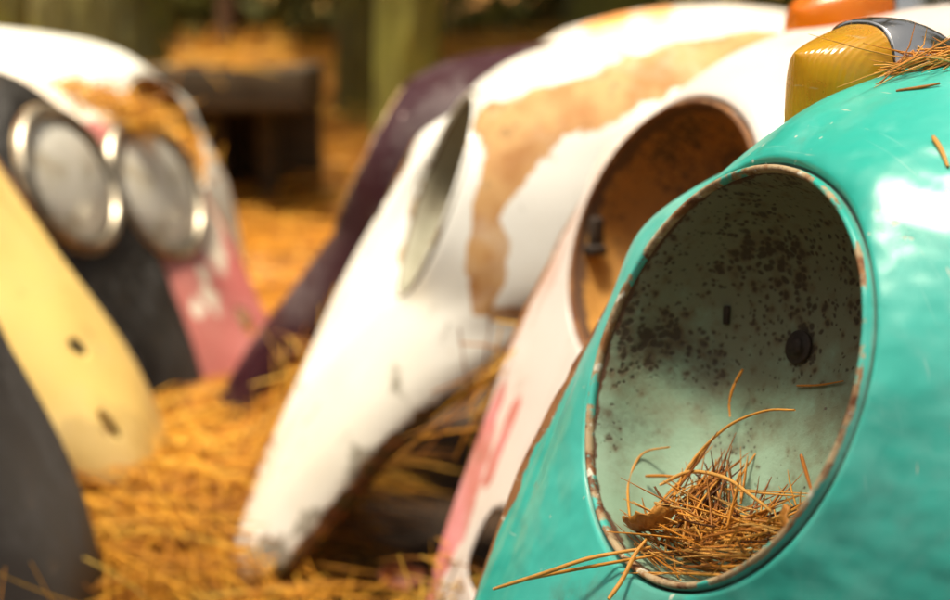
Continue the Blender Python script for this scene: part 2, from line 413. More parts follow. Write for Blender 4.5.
def bolt(parent, at, nrm, r, mat, name='bolt'):
    q = Vector(nrm).to_track_quat('Z', 'Y').to_matrix().to_4x4(); q.translation = Vector(at)
    bm = bmesh.new()
    prev = None; prof = [(r * 1.7, 0), (r * 1.7, r * .22), (r * 1.55, r * .3), (r, r * .32), (r * .96, r * .62), (r * .8, r * .8), (r * .3, r * .88)]
    rings = []
    for (rr, zz) in prof:
        rings.append([bm.verts.new(q @ Vector((rr * math.cos(k * math.pi / 10), rr * math.sin(k * math.pi / 10), zz))) for k in range(20)])
    for a, b in zip(rings, rings[1:]):
        for k in range(20): bm.faces.new((a[k], a[(k + 1) % 20], b[(k + 1) % 20], b[k]))
    bm.faces.new(rings[-1])
    return link(name, bm_mesh(name, bm), mat, parent)

def turn_signal(parent, at, lens_m, scale=1.0, yaw=0.0, pitch=0.0, label=None, nose_h=.86):
    """teardrop lamp: amber front lens, chrome hood and tail, rubber foot.  x forward, z up, base at z=0"""
    M = Matrix.Translation(Vector(at)) @ Matrix.Rotation(yaw, 4, 'Z') @ Matrix(((1, 0, 0, 0), (0, 1, 0, 0), (-math.tan(pitch), 0, 1, 0), (0, 0, 0, 1))) @ Matrix.Scale(scale, 4)
    HW, L, cut = .030, .108, .40
    def plan(s):          # half width along the length, s: 0 front .. 1 tail
        if s < cut: return HW * math.sqrt(max(0, 1 - (1 - s / cut) ** 2.0))
        return HW * math.sqrt(max(0, 1 - ((s - cut) / (1 - cut)) ** 2.2))
    def hgt(s):
        if s < cut: return .035 * (nose_h + (1 - nose_h) * math.sin(s / cut * math.pi / 2))
        return .035 * (1 - ((s - cut) / (1 - cut)) ** 1.7)
    def section(s, wscale=1.0, hs=1.0, n=24, base=-.024):
        w, h = plan(s) * wscale, hgt(s) * hs
        row = [M @ Vector((L * (.32 - s), w, base))]
        for k in range(n + 1):
            a = math.pi * k / n; cx, sx = math.cos(a), math.sin(a)
            row.append(M @ Vector((L * (.32 - s), w * math.copysign(abs(cx) ** .72, cx), h * abs(sx) ** .62)))
        row.append(M @ Vector((L * (.32 - s), -w, base)))
        return row
    root = empty('turn_signal'); root.parent = parent
    if label: root['label'] = label
    ss = [0, .0003, .0012, .003, .008, .016, .03, .05, .08, .11, .15, .2, .26, .32, .37, cut]
    v, f = grid([section(s) for s in ss]); link('lens', pydata('lens', v, f), lens_m, root)
    rows = [section(cut - .028, .99, .99), section(cut - .028, 1.075, 1.06)] + [section(s, 1.075, 1.06) for s in (cut - .02, cut, cut + .05, .52, .6, .68, .76, .84, .9, .95, .985, .998)]
    v, f = grid(rows); link('chrome_hood', pydata('chrome_hood', v, f), CHROME, root)
    return root
OLDC = simple('dulled_chrome', (.46, .41, .32), .45, 1.0, .3, 40, .2)
def lamp_unit(parent, ring_r=.1, glass=True, ring_mat=None):
    """headlight: chrome ring, ribbed glass, silvered reflector"""
    root = empty('headlight'); root.parent = parent
    s = ring_r / .1
    prof = [(.101, .010), (.1045, .003), (.1035, -.006), (.099, -.011), (.093, -.012), (.0885, -.008), (.087, -.002)]
    v, f = lathe([(r * s, d) for r, d in prof]); link('chrome_ring', pydata('chrome_ring', v, f), ring_mat or CHROME, root)
    prof = [(.0875 * math.cos(a) + .0003, .004 - .020 * math.sin(a)) for a in np.linspace(0, math.pi / 2, 14)]
    v, f = lathe([(r * s, d) for r, d in prof]); link('glass', pydata('glass', v, f), GLASS, root)
    prof = [(.086 * math.cos(a) + .0003, .006 + .06 * math.sin(a)) for a in np.linspace(0, math.pi / 2, 14)]
    v, f = lathe([(r * s, d) for r, d in prof]); link('reflector', pydata('reflector', v, f), REFL, root)
    return root

def fender_root(center, az, mir=1, lean=0.0, roll=0.0, scale=1.0):
    """az: how far the nose is turned from straight sideways towards the camera"""
    a = R(az)
    F = Vector((-math.cos(a) * mir, -math.sin(a), 0)); O = Vector((math.sin(a) * mir, -math.cos(a), 0)); U = Vector((0, 0, 1))
    M = Matrix((F, O, U)).transposed().to_4x4()
    M = Matrix.Translation(Vector(center)) @ M @ Matrix.Rotation(R(lean), 4, 'Y') @ Matrix.Rotation(R(roll), 4, 'X') @ Matrix.Scale(scale, 4)
    return empty('car_fender', M)

G_R = 'fenders standing in the right hand row'; G_L = 'fenders standing in the left hand row'
def nose(k, up=0.0, out=0.0):
    """this fender's nose reaches k metres further forward per metre below the headlight"""
    return lambda th, p: Vector((p.x + k * max(0, -p.z - .08), p.y + out * max(0, -p.z - .08), p.z + up * max(0, -p.z - .08)))
UNDER = simple('undercoat_shade_black', (.022, .017, .012), .85, 0, .4, 30, .5)  # inner faces blackened: shade of the hollows put into their colour
def shell(root, mat, cutters=(), th=.0016, **kw):
    o = link('panel', fender_mesh('panel', **kw), mat, root)
    o.data.materials.append(UNDER)
    solidify(o, th); bake(o, cutters)
    o.data.polygons.foreach_set('use_smooth', [True] * len(o.data.polygons))
    return o

# ---- teal (nearest)
teal = fender_root((.1089, .5937, .384), 22.2)
tag(teal, 'glossy teal green fender with empty pale bucket full of pine needles, nearest of all', 'fender', G_R)
M_TEAL = paint_mat('teal_paint', (.030, .48, .39), (.10, .60, .52), patch_a=(.30, .42, .33), patch_b=(.22, .20, .10), rough=.33, chips=.7, chip_col=(.72, .70, .58), dirt_shade=.3, seed=3.1, coat=.18, chalk=.4, ding=.8)
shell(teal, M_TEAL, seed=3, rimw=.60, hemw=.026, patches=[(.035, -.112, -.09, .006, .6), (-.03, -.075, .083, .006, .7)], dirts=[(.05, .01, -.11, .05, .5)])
bucket(teal, bucket_mat('mint_bucket_paint', (.32, .48, .35), (.19, .175, .10), .12, 2.2), patches=[(-.032, .024, .012, .9), (-.085, -.004, .022, .62), (-.089, -.05, .016, .6), (-.05, -.03, .016, .5)])
bolt(teal.children[1], (-.0735, -.032, -.003), (.95, .1, .28), .0052, DARKM)
bm = bmesh.new(); box_bm(bm, (.003, .0035, .010), Matrix.Translation((-.058, -.0755, .006)) @ Matrix.Rotation(R(35), 4, 'Z'), .0008)
link('clip', bm_mesh('clip', bm), DARKM, teal.children[1])
turn_signal(teal, (-.102, -.043, .124), AMBER, .93, yaw=R(0), pitch=R(14))

# ---- pink-white
pink = fender_root((.1274, .92, .3949), 26.7)
tag(pink, 'faded pinkish white fender with an empty rusty brown bucket, directly behind the teal one', 'fender', G_R)
M_PINK = paint_mat('pink_white_paint', (.74, .70, .66), (.70, .60, .55), patch_a=(.72, .24, .25), patch_b=(.6, .2, .16), rough=.4, chips=.5, chip_col=(.5, .3, .15), dirt_shade=.3, seed=7.7, streak=(.70, .50, .44), edge_col=(.20, .085, .03))
shell(pink, M_PINK, seed=7, rimw=1.0, rimd=.016, tweak=nose(.03), strokes=[[(.055, -.122, -.14, .008), (.083, -.115, -.195, .018), (.105, -.108, -.24, .024), (.112, -.11, -.29, .02)], [(.06, -.09, -.14, .006), (.085, -.085, -.195, .008)]],
      cutters=[slot_cutter((.112, -.036, -.232), (.92, -.05, .39), (0, .1, 1), .030, .031, 3.4)])
bucket(pink, bucket_mat('rusty_bucket', (.56, .28, .06), (.32, .14, .03), .55, 5.2), rust_rim=.032)
bm = bmesh.new(); box_bm(bm, (.010, .008, .026), Matrix.Translation((-.006, -.088, -.012)), .002); box_bm(bm, (.014, .014, .008), Matrix.Translation((-.004, -.086, -.024)), .002)
link('clip', bm_mesh('clip', bm), DARKM, pink.children[1])
turn_signal(pink, (-.180, -.020, .138), ORANGE, 1.42, yaw=R(0), pitch=R(10), nose_h=.55)

# ---- white with bare tan patch
white = fender_root((-.0393, 1.2279, .3831), 9)
tag(white, 'white fender with a wide tan bare patch over its crown and side', 'fender', G_R)
M_WHITE = paint_mat('white_paint', (.80, .80, .76), (.72, .69, .60), patch_a=(.40, .185, .055), patch_b=(.54, .31, .12), rough=.35, chips=.3, chip_col=(.5, .3, .12), dirt_shade=.75, dirt_col=(.085, .065, .02), seed=1.3, hem_col=(.085, .07, .022))
WN = nose(.17, .08)
def white_shape(th, p):
    p = WN(th, p); p.x += .038 * max(0, (-p.y - .09) / .046) * (1 if -.12 < p.z < .13 else .3); return p
shell(white, M_WHITE, seed=1, tweak=white_shape, rimw=.5, hemw=.032, dirts=[(.165, .075, -.33, .028, .7), (.12, .09, -.29, .022, .7), (.07, .11, -.23, .018, .6), (.02, .125, -.18, .014, .5)],
      strokes=[[(-.036, .080, .078, .018), (-.058, .108, .066, .034), (-.09, .110, .084, .033), (-.127, .118, .096, .030), (-.168, .118, .110, .028), (-.21, .115, .124, .026), (-.253, .112, .136, .024), (-.30, .112, .142, .020)],
               [(-.058, .112, .060, .030), (-.046, .121, .035, .022), (-.034, .122, .012, .014), (-.028, .123, -.005, .012), (-.031, .129, -.03, .018), (-.027, .13, -.06, .017), (-.024, .13, -.078, .010)],
               [(-.035, .138, -.086, .006), (-.062, .143, -.083, .009), (-.085, .148, -.085, .008)]])
bucket(white, bucket_mat('grey_bucket', (.36, .34, .26), (.2, .17, .11), .2, 9.2))

# ---- maroon
maroon = fender_root((-.125, 1.6, .378), -4, lean=-5)
tag(maroon, 'dark maroon fender with flaking paint and painted glints, behind the white one', 'fender', G_R)
M_MAR = paint_mat('maroon_paint', (.022, .006, .009), (.032, .009, .013), patch_a=(.55, .42, .42), patch_b=(.4, .3, .3), rough=.35, chips=.4, coat=.05, chip_col=(.45, .36, .36), dirt_shade=.3, seed=4.4, spec=.22)
shell(maroon, M_MAR, seed=4, patches=[(-.05 + .022 * math.sin(k * 2.4), .108 + .012 * math.sin(k * 1.7), .05 + .042 * math.sin(k * 5.1), .0035 + .002 * math.sin(k * 3.3), .95) for k in range(22)], tweak=nose(.12, .05))  # pale dots paint the sparkling highlights into the colour
bucket(maroon, bucket_mat('tan_bucket', (.40, .2, .07), (.2, .1, .04), .4, 1.2))

# ---- far white and orange
far = fender_root((.06, 2.15, .40), 0)
tag(far, 'pale fender with an orange rust patch, farthest back in the right row', 'fender', G_R)
M_FAR = paint_mat('pale_rusty_paint', (.60, .56, .50), (.5, .46, .4), patch_a=(.55, .22, .05), patch_b=(.6, .26, .06), rough=.4, seed=6.4)
shell(far, M_FAR, seed=6, patches=[(-.15, .05, .143, .045, 1), (-.22, .07, .15, .03, .9)])
bucket(far, bucket_mat('dull_bucket', (.2, .16, .1), (.12, .08, .05), .4, 3.2))

# ---- left row (mirrored)
grey = fender_root((-.505, 1.0, .44), 8, -1)
tag(grey, 'dull dark grey fender in the lower left corner, in front of the cream one', 'fender', G_L)
M_GREY = paint_mat('grey_primer', (.058, .052, .048), (.042, .038, .036), rough=.55, chips=.2, chip_col=(.3, .26, .2), dirt_shade=.4, seed=2.4, spec=.22, coat=0.0)
shell(grey, M_GREY, seed=2, tweak=nose(.12))

cream = fender_root((-.575, 1.33, .455), 8, -1)
tag(cream, 'cream yellow fender with an oval hole and a slot in its nose', 'fender', G_L)
M_CREAM = paint_mat('cream_paint', (.84, .61, .20), (.78, .55, .17), patch_a=(.5, .3, .1), patch_b=(.3, .13, .04), rough=.35, chips=.25, chip_col=(.4, .25, .1), dirt_shade=.35, seed=8.4)
shell(cream, M_CREAM, seed=8, patches=[(.166, -.013, -.241, .011, .75), (.21, .021, -.312, .012, .75)], dirts=[(.2, .03, -.36, .06, .8)], cutters=[slot_cutter((.166, -.013, -.241), (.81, -.01, .59), (.3, .5, .7), .0105, .0135), slot_cutter((.21, .021, -.312), (.82, .3, .49), (-.3, .25, 1), .006, .018, 2.6)], tweak=nose(.30, .05))

bucket(cream, bucket_mat('yellowed_bucket', (.34, .28, .14), (.2, .14, .07), .4, 4.2))
bucket(grey, bucket_mat('sooty_bucket', (.10, .09, .08), (.07, .055, .04), .4, 6.2))

black = fender_root((-.50, 1.62, .352), 15.4, -1, scale=.97)
tag(black, 'black fender with a chrome ringed glass headlight, behind the cream one', 'fender', G_L)
M_BLACK = paint_mat('black_paint', (.008, .007, .006), (.014, .012, .010), rough=.5, coat=.05, chips=.35, chip_col=(.2, .16, .12), dirt_shade=.3, seed=5.4, spec=.22)
shell(black, M_BLACK, seed=5)
lamp_unit(black, .094, ring_mat=OLDC)

red = fender_root((-.437, 1.80, .318), 18, -1)
tag(red, 'patchy red and white fender with glass headlight and round hole, behind the black one', 'fender', G_L)
M_RED = paint_mat('red_white_paint', (.46, .12, .11), (.40, .13, .11), patch_a=(.62, .56, .47), patch_b=(.56, .48, .38), rough=.45, chips=.3, dirt_shade=.4, seed=9.4)
shell(red, M_RED, seed=9, patches=[(-.10, .03, .12, .07, 1), (-.2, .06, .13, .09, 1), (-.33, .08, .12, .1, 1), (-.06, -.05, .09, .05, 1), (.07, .03, -.16, .018, .8), (.05, -.02, -.12, .016, .8)], strokes=[[(.02, -.1, -.05, .03), (.04, -.08, -.09, .03), (.05, -.07, -.12, .012)], [(.06, .0, -.155, .02), (.07, -.01, -.185, .022)], [(.06, .06, -.19, .02), (.075, .05, -.24, .02)]], 
      cutters=[slot_cutter((.094, -.055, -.195), (.94, 0, .34), (0, 0, 1), .017, .022)], tweak=nose(.12))
lamp_unit(red, .1, ring_mat=OLDC)

pale = fender_root((-.47, 2.02, .368), 18, -1)
tag(pale, 'pale white fender with straw in its rusty bucket, farthest back in the left row', 'fender', G_L)
M_PALE = paint_mat('pale_white_paint', (.66, .68, .62), (.58, .58, .52), rough=.4, chips=.4, chip_col=(.4, .25, .1), dirt_shade=.4, seed=11.4, edge_col=(.62, .56, .44))
shell(pale, M_PALE, seed=11, rimw=.5, tweak=nose(-.25))
bucket(pale, bucket_mat('orange_rust_bucket', (.50, .26, .06), (.34, .15, .03), .6, 8.2))

# ------------------------------------------------------------------ ground
def bank(x, y):
    """terrain height without straw"""
    z = .012 * math.sin(x * 5 + 1) * math.sin(y * 4.1) - .012
    t = max(0, y - 2.7); z += .55 * (1 - math.exp(-(t / 2.4) ** 2)) + .035 * t
    t = max(0, abs(x) - 1.6); z += .06 * t if y > 0 else .02 * t
    z += .02 * math.exp(-((x + .45) ** 2 / .05 + (y - 1.75) ** 2 / .12)) + .03 * math.exp(-((x + .36) ** 2 / .03 + (y - 1.3) ** 2 / .03))
    z += .03 * mnoise.noise(Vector((x * .9, y * .9, 2)))
    return z
def ground_sheet():
    xs = np.concatenate([np.linspace(-150, -8, 14)[:-1], np.linspace(-8, 8, 90), np.linspace(8, 150, 14)[1:]])
    ys = np.concatenate([np.linspace(-150, -6, 12)[:-1], np.linspace(-6, 14, 110), np.linspace(14, 250, 16)[1:]])
    pts = [[(x, y, bank(max(-12, min(12, x)), min(y, 16)) - .02) for y in ys] for x in xs]
    v, f = grid(pts)
    t = NT('forest_floor'); w = t.tc.outputs['Object']
    a = t.noise(1.1, 4, .6, w); b = t.noise(14, 6, .7, w); s = t.noise(1, 5, .7, t.mapping(scale=(60, 14, 20), rot=(0, 0, .5)))
    litter = t.mix(t.step(s, .35, .65), (.20, .085, .018), (.42, .20, .045))
    moss = t.mix(t.step(b, .35, .65), (.06, .065, .008), (.14, .13, .016))
    soil = t.mix(t.step(b, .35, .65), (.020, .010, .004), (.045, .022, .008))
    sp = t.n('ShaderNodeSeparateXYZ'); t.l(w, sp.inputs[0])
    col = t.mix(t.step(sp.outputs[1], 2.2, 3.4), soil, t.mix(t.step(a, .48, .58), litter, moss))
    return link('ground', pydata('ground', v, f), t.out(col, .95, None, t.bump(b, .8, .02)))
g = ground_sheet(); g['kind'] = 'structure'; g['label'] = 'forest floor under pine straw'

def straw_mat(name, ramp):
    t = NT(name); r = t.n('ShaderNodeValToRGB'); t.l(t.attr('tint'), r.inputs[0])
    r.color_ramp.elements[0].position = 0; r.color_ramp.elements[1].position = 1
    r.color_ramp.elements[0].color = (*ramp[0], 1); r.color_ramp.elements[1].color = (*ramp[-1], 1)
    for k, c in enumerate(ramp[1:-1]):
        e = r.color_ramp.elements.new((k + 1) / (len(ramp) - 1)); e.color = (*c, 1)
    n = t.noise(90, 3)
    c = t.mix(t.math('MULTIPLY', t.step(n, .45, .75), .4), r.outputs[0], (.12, .05, .015))
    t.p.inputs['Specular IOR Level'].default_value = .35
    return t.out(c, .5)
STRAW = straw_mat('pine_straw', [(.12, .035, .006), (.36, .13, .014), (.62, .26, .018), (.80, .42, .045), (.68, .45, .075)])
STRAWD = straw_mat('dry_needles', [(.05, .018, .006), (.30, .10, .016), (.62, .24, .026), (.70, .33, .055), (.70, .42, .13)])

def needle_mesh(name, P0, D, L, bend, rad, tint, K=5):
    """P0 start, D unit direction, L length, bend vector (sag at the end), tapered three sided needles"""
    P0, D, bend = (np.asarray(a, float) for a in (P0, D, bend)); N = len(P0)
    s = np.linspace(0, 1, K)
    C_ = P0[:, None] + D[:, None] * (L[:, None] * s)[..., None] + bend[:, None] * (s ** 2)[None, :, None]
    T = np.gradient(C_, axis=1); T /= np.linalg.norm(T, axis=2, keepdims=True) + 1e-9
    ref = np.where(np.abs(T[..., 2:3]) > .9, np.array([1., 0, 0]), np.array([0, 0, 1.]))
    A = np.cross(T, ref); A /= np.linalg.norm(A, axis=2, keepdims=True) + 1e-9
    B = np.cross(T, A)
    r = rad[:, None] * np.interp(s, [0, .1, .7, 1], [.85, 1, .85, .3])[None]
    V = np.stack([C_ + (A * math.cos(q) + B * math.sin(q)) * r[..., None] for q in (0, 2.094, 4.189)], 2).reshape(-1, 3)
    base = (np.arange(N) * K * 3)[:, None, None]
    i = np.arange(K - 1)[None, :, None] * 3; j = np.arange(3)[None, None, :]; j2 = (j + 1) % 3
    F = np.stack([base + i + j, base + i + j2, base + i + 3 + j2, base + i + 3 + j], -1).reshape(-1, 4)
    me = bpy.data.meshes.new(name)
    me.vertices.add(len(V)); me.vertices.foreach_set('co', V.astype(np.float32).ravel())
    me.loops.add(F.size); me.loops.foreach_set('vertex_index', F.astype(np.int32).ravel())
    me.polygons.add(len(F)); me.polygons.foreach_set('loop_start', np.arange(0, F.size, 4, dtype=np.int32))
    me.update(calc_edges=True)
    at = me.attributes.new('tint', 'FLOAT', 'POINT'); at.data.foreach_set('value', np.repeat(tint, K * 3).astype(np.float32))
    return me
rng = np.random.default_rng(11)
def straw_field(n, xr, yr, lift, rad, ln=(.09, .19), clump=0, keep=None):
    x = rng.uniform(*xr, n); y = rng.uniform(*yr, n)
    if keep is not None:
        k = keep(x, y); x, y = x[k], y[k]; n = len(x)
    z = np.array([bank(a, b) for a, b in zip(x, y)]) + rng.uniform(0, 1, n) ** 1.3 * lift
    # tufts share a heading: needles come down in bundles
    hx = np.array([mnoise.noise(Vector((a * 7, b * 7, 5))) for a, b in zip(x, y)])
    ph = hx * 5 + rng.normal(0, .75, n) + np.where(rng.random(n) < .5, math.pi, 0)
    pi = rng.normal(.05, .16, n)
    D = np.stack([np.cos(ph) * np.cos(pi), np.sin(ph) * np.cos(pi), np.sin(pi)], 1)
    L = rng.uniform(*ln, n)
    b = rng.normal(0, .022, (n, 3)); b[:, 2] = -np.abs(b[:, 2]) * .5 - np.maximum(0, np.sin(pi)) * L * .8
    tint = np.clip(rng.beta(2.2, 1.8, n) * .8 + .3 * (hx + .2), 0, 1)
    return needle_mesh('pine_straw', np.stack([x, y, z], 1), D, L, b, rad * rng.uniform(.7, 1.2, n), tint)
def bare(root, x, y, f0=-.8, f1=.10, lo=-.12):
    Mi = root.matrix_world.inverted(); c = [Mi @ Vector((a, b, 0)) for a, b in zip(x, y)]
    return np.array([f0 < p.x < f1 and lo < p.y < .17 for p in c])
near = straw_field(30000, (-.75, .55), (.95, 2.3), .07, .0013, keep=lambda x, y: (np.abs(x) < .42 * y + .1) & ~bare(white, x, y, -.8, .16) & ~bare(white, x, y, -.8, .09, -.9) & ~bare(pink, x, y) & ~bare(red, x, y, -.8, .05) & ~bare(black, x, y, -.8, .05) & ~bare(maroon, x, y, -.8, .0))
tag(link('pine_straw', near, STRAW), 'thick orange brown pine straw covering the aisle between the fenders', 'pine straw', kind='stuff')
farm = straw_field(24000, (-2.4, 2.4), (2.2, 5.2), .08, .0024, ln=(.12, .24), keep=lambda x, y: (np.abs(x) < .42 * y + .2))
tag(link('pine_straw', farm, STRAW), 'orange pine straw on the bank beyond the fenders', 'pine straw', kind='stuff')

# ------------------------------------------------------------------ woodland behind
def bark_mat(name, a, b, moss):
    t = NT(name); v = t.mapping(scale=(14, 14, 3.2)); n = t.noise(1.2, 6, .7, v, .6); vo = t.voronoi(1.4, v)
    col = t.mix(t.step(n, .35, .65), a, b)
    col = t.mix(t.math('MULTIPLY', t.step(t.noise(2.5, 4, .6), .42, .6), .9), col, moss)
    return t.out(col, .9, None, t.bump(t.math('ADD', vo, n), .9, .03))
BARK_M = bark_mat('mossy_bark', (.15, .135, .02), (.27, .245, .035), (.32, .31, .03))
BARK_D = bark_mat('dark_bark', (.075, .065, .012), (.14, .12, .02), (.16, .155, .014))
BARK_R = bark_mat('reddish_bark', (.10, .045, .015), (.16, .075, .025), (.09, .06, .02))
def needle_leaf_mat(name, a, b):
    t = NT(name); n = t.noise(1.5, 3); t.p.inputs['Subsurface Weight'].default_value = 0
    return t.out(t.mix(t.step(n, .35, .65), a, b), .6)
CROWN = needle_leaf_mat('pine_foliage', (.04, .045, .006), (.085, .085, .010))
SHRUB = needle_leaf_mat('shrub_foliage', (.09, .085, .005), (.20, .175, .012))
def trunk_mesh(r, h, seed):
    rnd = random.Random(seed); n, m = 18, 16; rows = []
    for i in range(m + 1):
        u = i / m; z = -.25 + (h + .25) * u
        rr = r * (1.0 - .55 * u) * (1 + .55 * math.exp(-max(0, z) / .16))
        cx = .06 * math.sin(u * 3 + seed) * u; cy = .05 * math.cos(u * 2.4 + seed * 2) * u
        rows.append([(cx + rr * (1 + .09 * mnoise.noise(Vector((math.cos(a) * 2, math.sin(a) * 2, z * 2 + seed)))) * math.cos(a),
                      cy + rr * (1 + .09 * mnoise.noise(Vector((math.cos(a) * 2 + 7, math.sin(a) * 2, z * 2 + seed)))) * math.sin(a), z)
                     for a in [2 * math.pi * k / n for k in range(n)]])
    v, f = grid(rows, close_v=True)
    # limbs high up
    for k in range(9):
        a = rnd.uniform(0, 6.28); z0 = h * rnd.uniform(.45, .95); Lh = rnd.uniform(.9, 1.9) * (1.2 - z0 / h * .6)
        lr = []
        for i in range(5):
            u = i / 4; rad = .045 * (1 - .8 * u)
            p = Vector((math.cos(a) * Lh * u, math.sin(a) * Lh * u, z0 + .25 * Lh * u - .1 * u * u))
            lr.append([tuple(p + Vector((-math.sin(a) * math.cos(q), math.cos(a) * math.cos(q), math.sin(q))) * rad) for q in [2 * math.pi * j / 6 for j in range(6)]])
        vv, ff = grid(lr, close_v=True); o = len(v); v += vv; f += [tuple(i + o for i in q) for q in ff]
    return pydata('trunk', v, f)
def foliage_mesh(name, n, rx, rz, leaf, seed, zc, gaps=.15, wide=.14):
    r = np.random.default_rng(seed); V, F = [], []
    clumps = [(r.normal(0, rx * .45), r.normal(0, rx * .45), zc + r.uniform(-rz, rz)) for _ in range(26)]
    for k in range(n):
        c = clumps[r.integers(len(clumps))]
        p = np.array(c) + r.normal(0, rx * .16, 3)
        d = r.normal(0, 1, 3); d /= np.linalg.norm(d); e = np.cross(d, r.normal(0, 1, 3)); e /= np.linalg.norm(e) + 1e-9
        L = leaf * r.uniform(.6, 1.3); w = L * wide; b = len(V)
        V += [tuple(p), tuple(p + d * L * .5 + e * w), tuple(p + d * L), tuple(p + d * L * .5 - e * w)]; F.append((b, b + 1, b + 2, b + 3))
    return pydata(name, V, F)
crown_me = foliage_mesh('crown', 1100, 1.6, 1.5, .30, 5, 6.2)
def pine(x, y, r, mat, seed, label, lean=0.0):
    t = empty('pine_tree', Matrix.Translation((x, y, bank(x, y))) @ Matrix.Rotation(lean, 4, 'Y'))
    tag(t, label, 'tree', 'pine trees behind the fenders')
    link('trunk', trunk_mesh(r, 7.2, seed), mat, t)
    c = link('crown', crown_me if not crown_me.users else crown_me, None, t); 
    if not crown_me.materials: crown_me.materials.append(CROWN)
    c.rotation_euler.z = seed * 1.3
    return t
pine(-1.25, -.75, .13, BARK_D, 8, 'unseen pine behind the camera, added to break up the sun glare')  # out of view; crown set against the sun to dapple the teal's glare
pine(-.185, 3.6, .085, BARK_M, 1, 'mossy olive pine trunk standing just left of the white fender top')
pine(-.36, 4.1, .06, BARK_D, 2, 'thin dark pine trunk left of the mossy olive trunk')
pine(-1.02, 3.7, .19, BARK_D, 3, 'broad dark olive pine trunk above the headlights on the left')
pine(-.80, 4.4, .035, BARK_R, 4, 'slim reddish sapling trunk right of the broad dark trunk')
pine(.55, 5.6, .16, BARK_D, 5, 'dark pine trunk behind the pale farthest fender')
pine(1.9, 5.2, .15, BARK_D, 6, 'dark pine trunk at the far right behind the lamps')
pine(-1.75, 5.0, .16, BARK_D, 7, 'dark pine trunk in the far upper left corner')
shrub_me = foliage_mesh('foliage', 1500, .75, .45, .11, 8, .45, wide=.28)
def shrub(x, y, s, seed, label):
    t = empty('shrub', Matrix.Translation((x, y, bank(x, y) - .05)) @ Matrix.Rotation(seed, 4, 'Z') @ Matrix.Scale(s, 4))
    tag(t, label, 'shrub', 'green shrubs behind the fenders')
    if not shrub_me.materials: shrub_me.materials.append(SHRUB)
    link('foliage', shrub_me, None, t)
    v, f = [], []
    rnd = random.Random(seed)
    for k in range(6):
        a = rnd.uniform(0, 6.28); o = len(v); rows = []
        for i in range(4):
            u = i / 3; p = Vector((math.cos(a) * .4 * u * u, math.sin(a) * .4 * u * u, .75 * u))
            rows.append([tuple(p + Vector((math.cos(q), math.sin(q), 0)) * .012 * (1.1 - u)) for q in (0, 1.57, 3.14, 4.71)])
        vv, ff = grid(rows, close_v=True); v += vv; f += [tuple(i + o for i in q) for q in ff]
    link('stem', pydata('stem', v, f), BARK_D, t)
shrub(-.72, 5.6, .8, 1.1, 'yellow green shrub between the broad dark trunk and the slim trunks')
shrub(.1, 5.9, .8, 2.3, 'yellow green shrub just right of the mossy olive trunk')
shrub(-1.5, 5.8, 1.0, 3.7, 'dark green shrub behind the broad dark trunk')
shrub(1.2, 6.2, 1.0, 4.9, 'dark green shrub behind the orange lamp')

def woodland():
    r = np.random.default_rng(77); n = 30000
    a = r.uniform(0, 2 * math.pi, n); rad = r.uniform(8.5, 13, n)
    z = r.uniform(0, 1, n) ** .9 * (6.0 + 1.6 * np.sin(a * 5) + 1.2 * np.sin(a * 13 + 1))
    k = ~((a > R(270)) & (a < R(352))); a, rad, z = a[k], rad[k], z[k]; n = len(a)      # the clearing opens to the right behind
    P = np.stack([np.cos(a) * rad, np.sin(a) * rad + 1.5, z], 1)
    d = r.normal(0, 1, (n, 3)); d /= np.linalg.norm(d, axis=1)[:, None]
    e = np.cross(d, r.normal(0, 1, (n, 3))); e /= np.linalg.norm(e, axis=1)[:, None]
    L = r.uniform(.3, .75, n)[:, None]
    V = np.stack([P, P + d * L * .5 + e * L * .3, P + d * L, P + d * L * .5 - e * L * .3], 1).reshape(-1, 3)
    return pydata('woodland', V, np.arange(4 * n).reshape(-1, 4))
wd = link('woodland', woodland(), CROWN)
tag(wd, 'dark green woodland closing off the clearing all round', 'woodland', kind='stuff')

# weathered timber shelf in the shade
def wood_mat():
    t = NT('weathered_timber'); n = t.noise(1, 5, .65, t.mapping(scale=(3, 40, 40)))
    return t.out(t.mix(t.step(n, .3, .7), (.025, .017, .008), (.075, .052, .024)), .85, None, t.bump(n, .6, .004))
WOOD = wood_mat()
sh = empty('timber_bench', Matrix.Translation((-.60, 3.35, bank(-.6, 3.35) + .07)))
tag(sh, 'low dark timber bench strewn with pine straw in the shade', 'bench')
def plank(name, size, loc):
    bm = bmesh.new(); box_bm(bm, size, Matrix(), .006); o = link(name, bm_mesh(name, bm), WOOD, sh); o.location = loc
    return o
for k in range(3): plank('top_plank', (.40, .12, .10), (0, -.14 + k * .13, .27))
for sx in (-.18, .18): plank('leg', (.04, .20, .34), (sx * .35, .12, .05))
plank('void_fill_board', (.38, .03, .32), (0, .185, .06))  # added board, fills the black shaded void under the planks

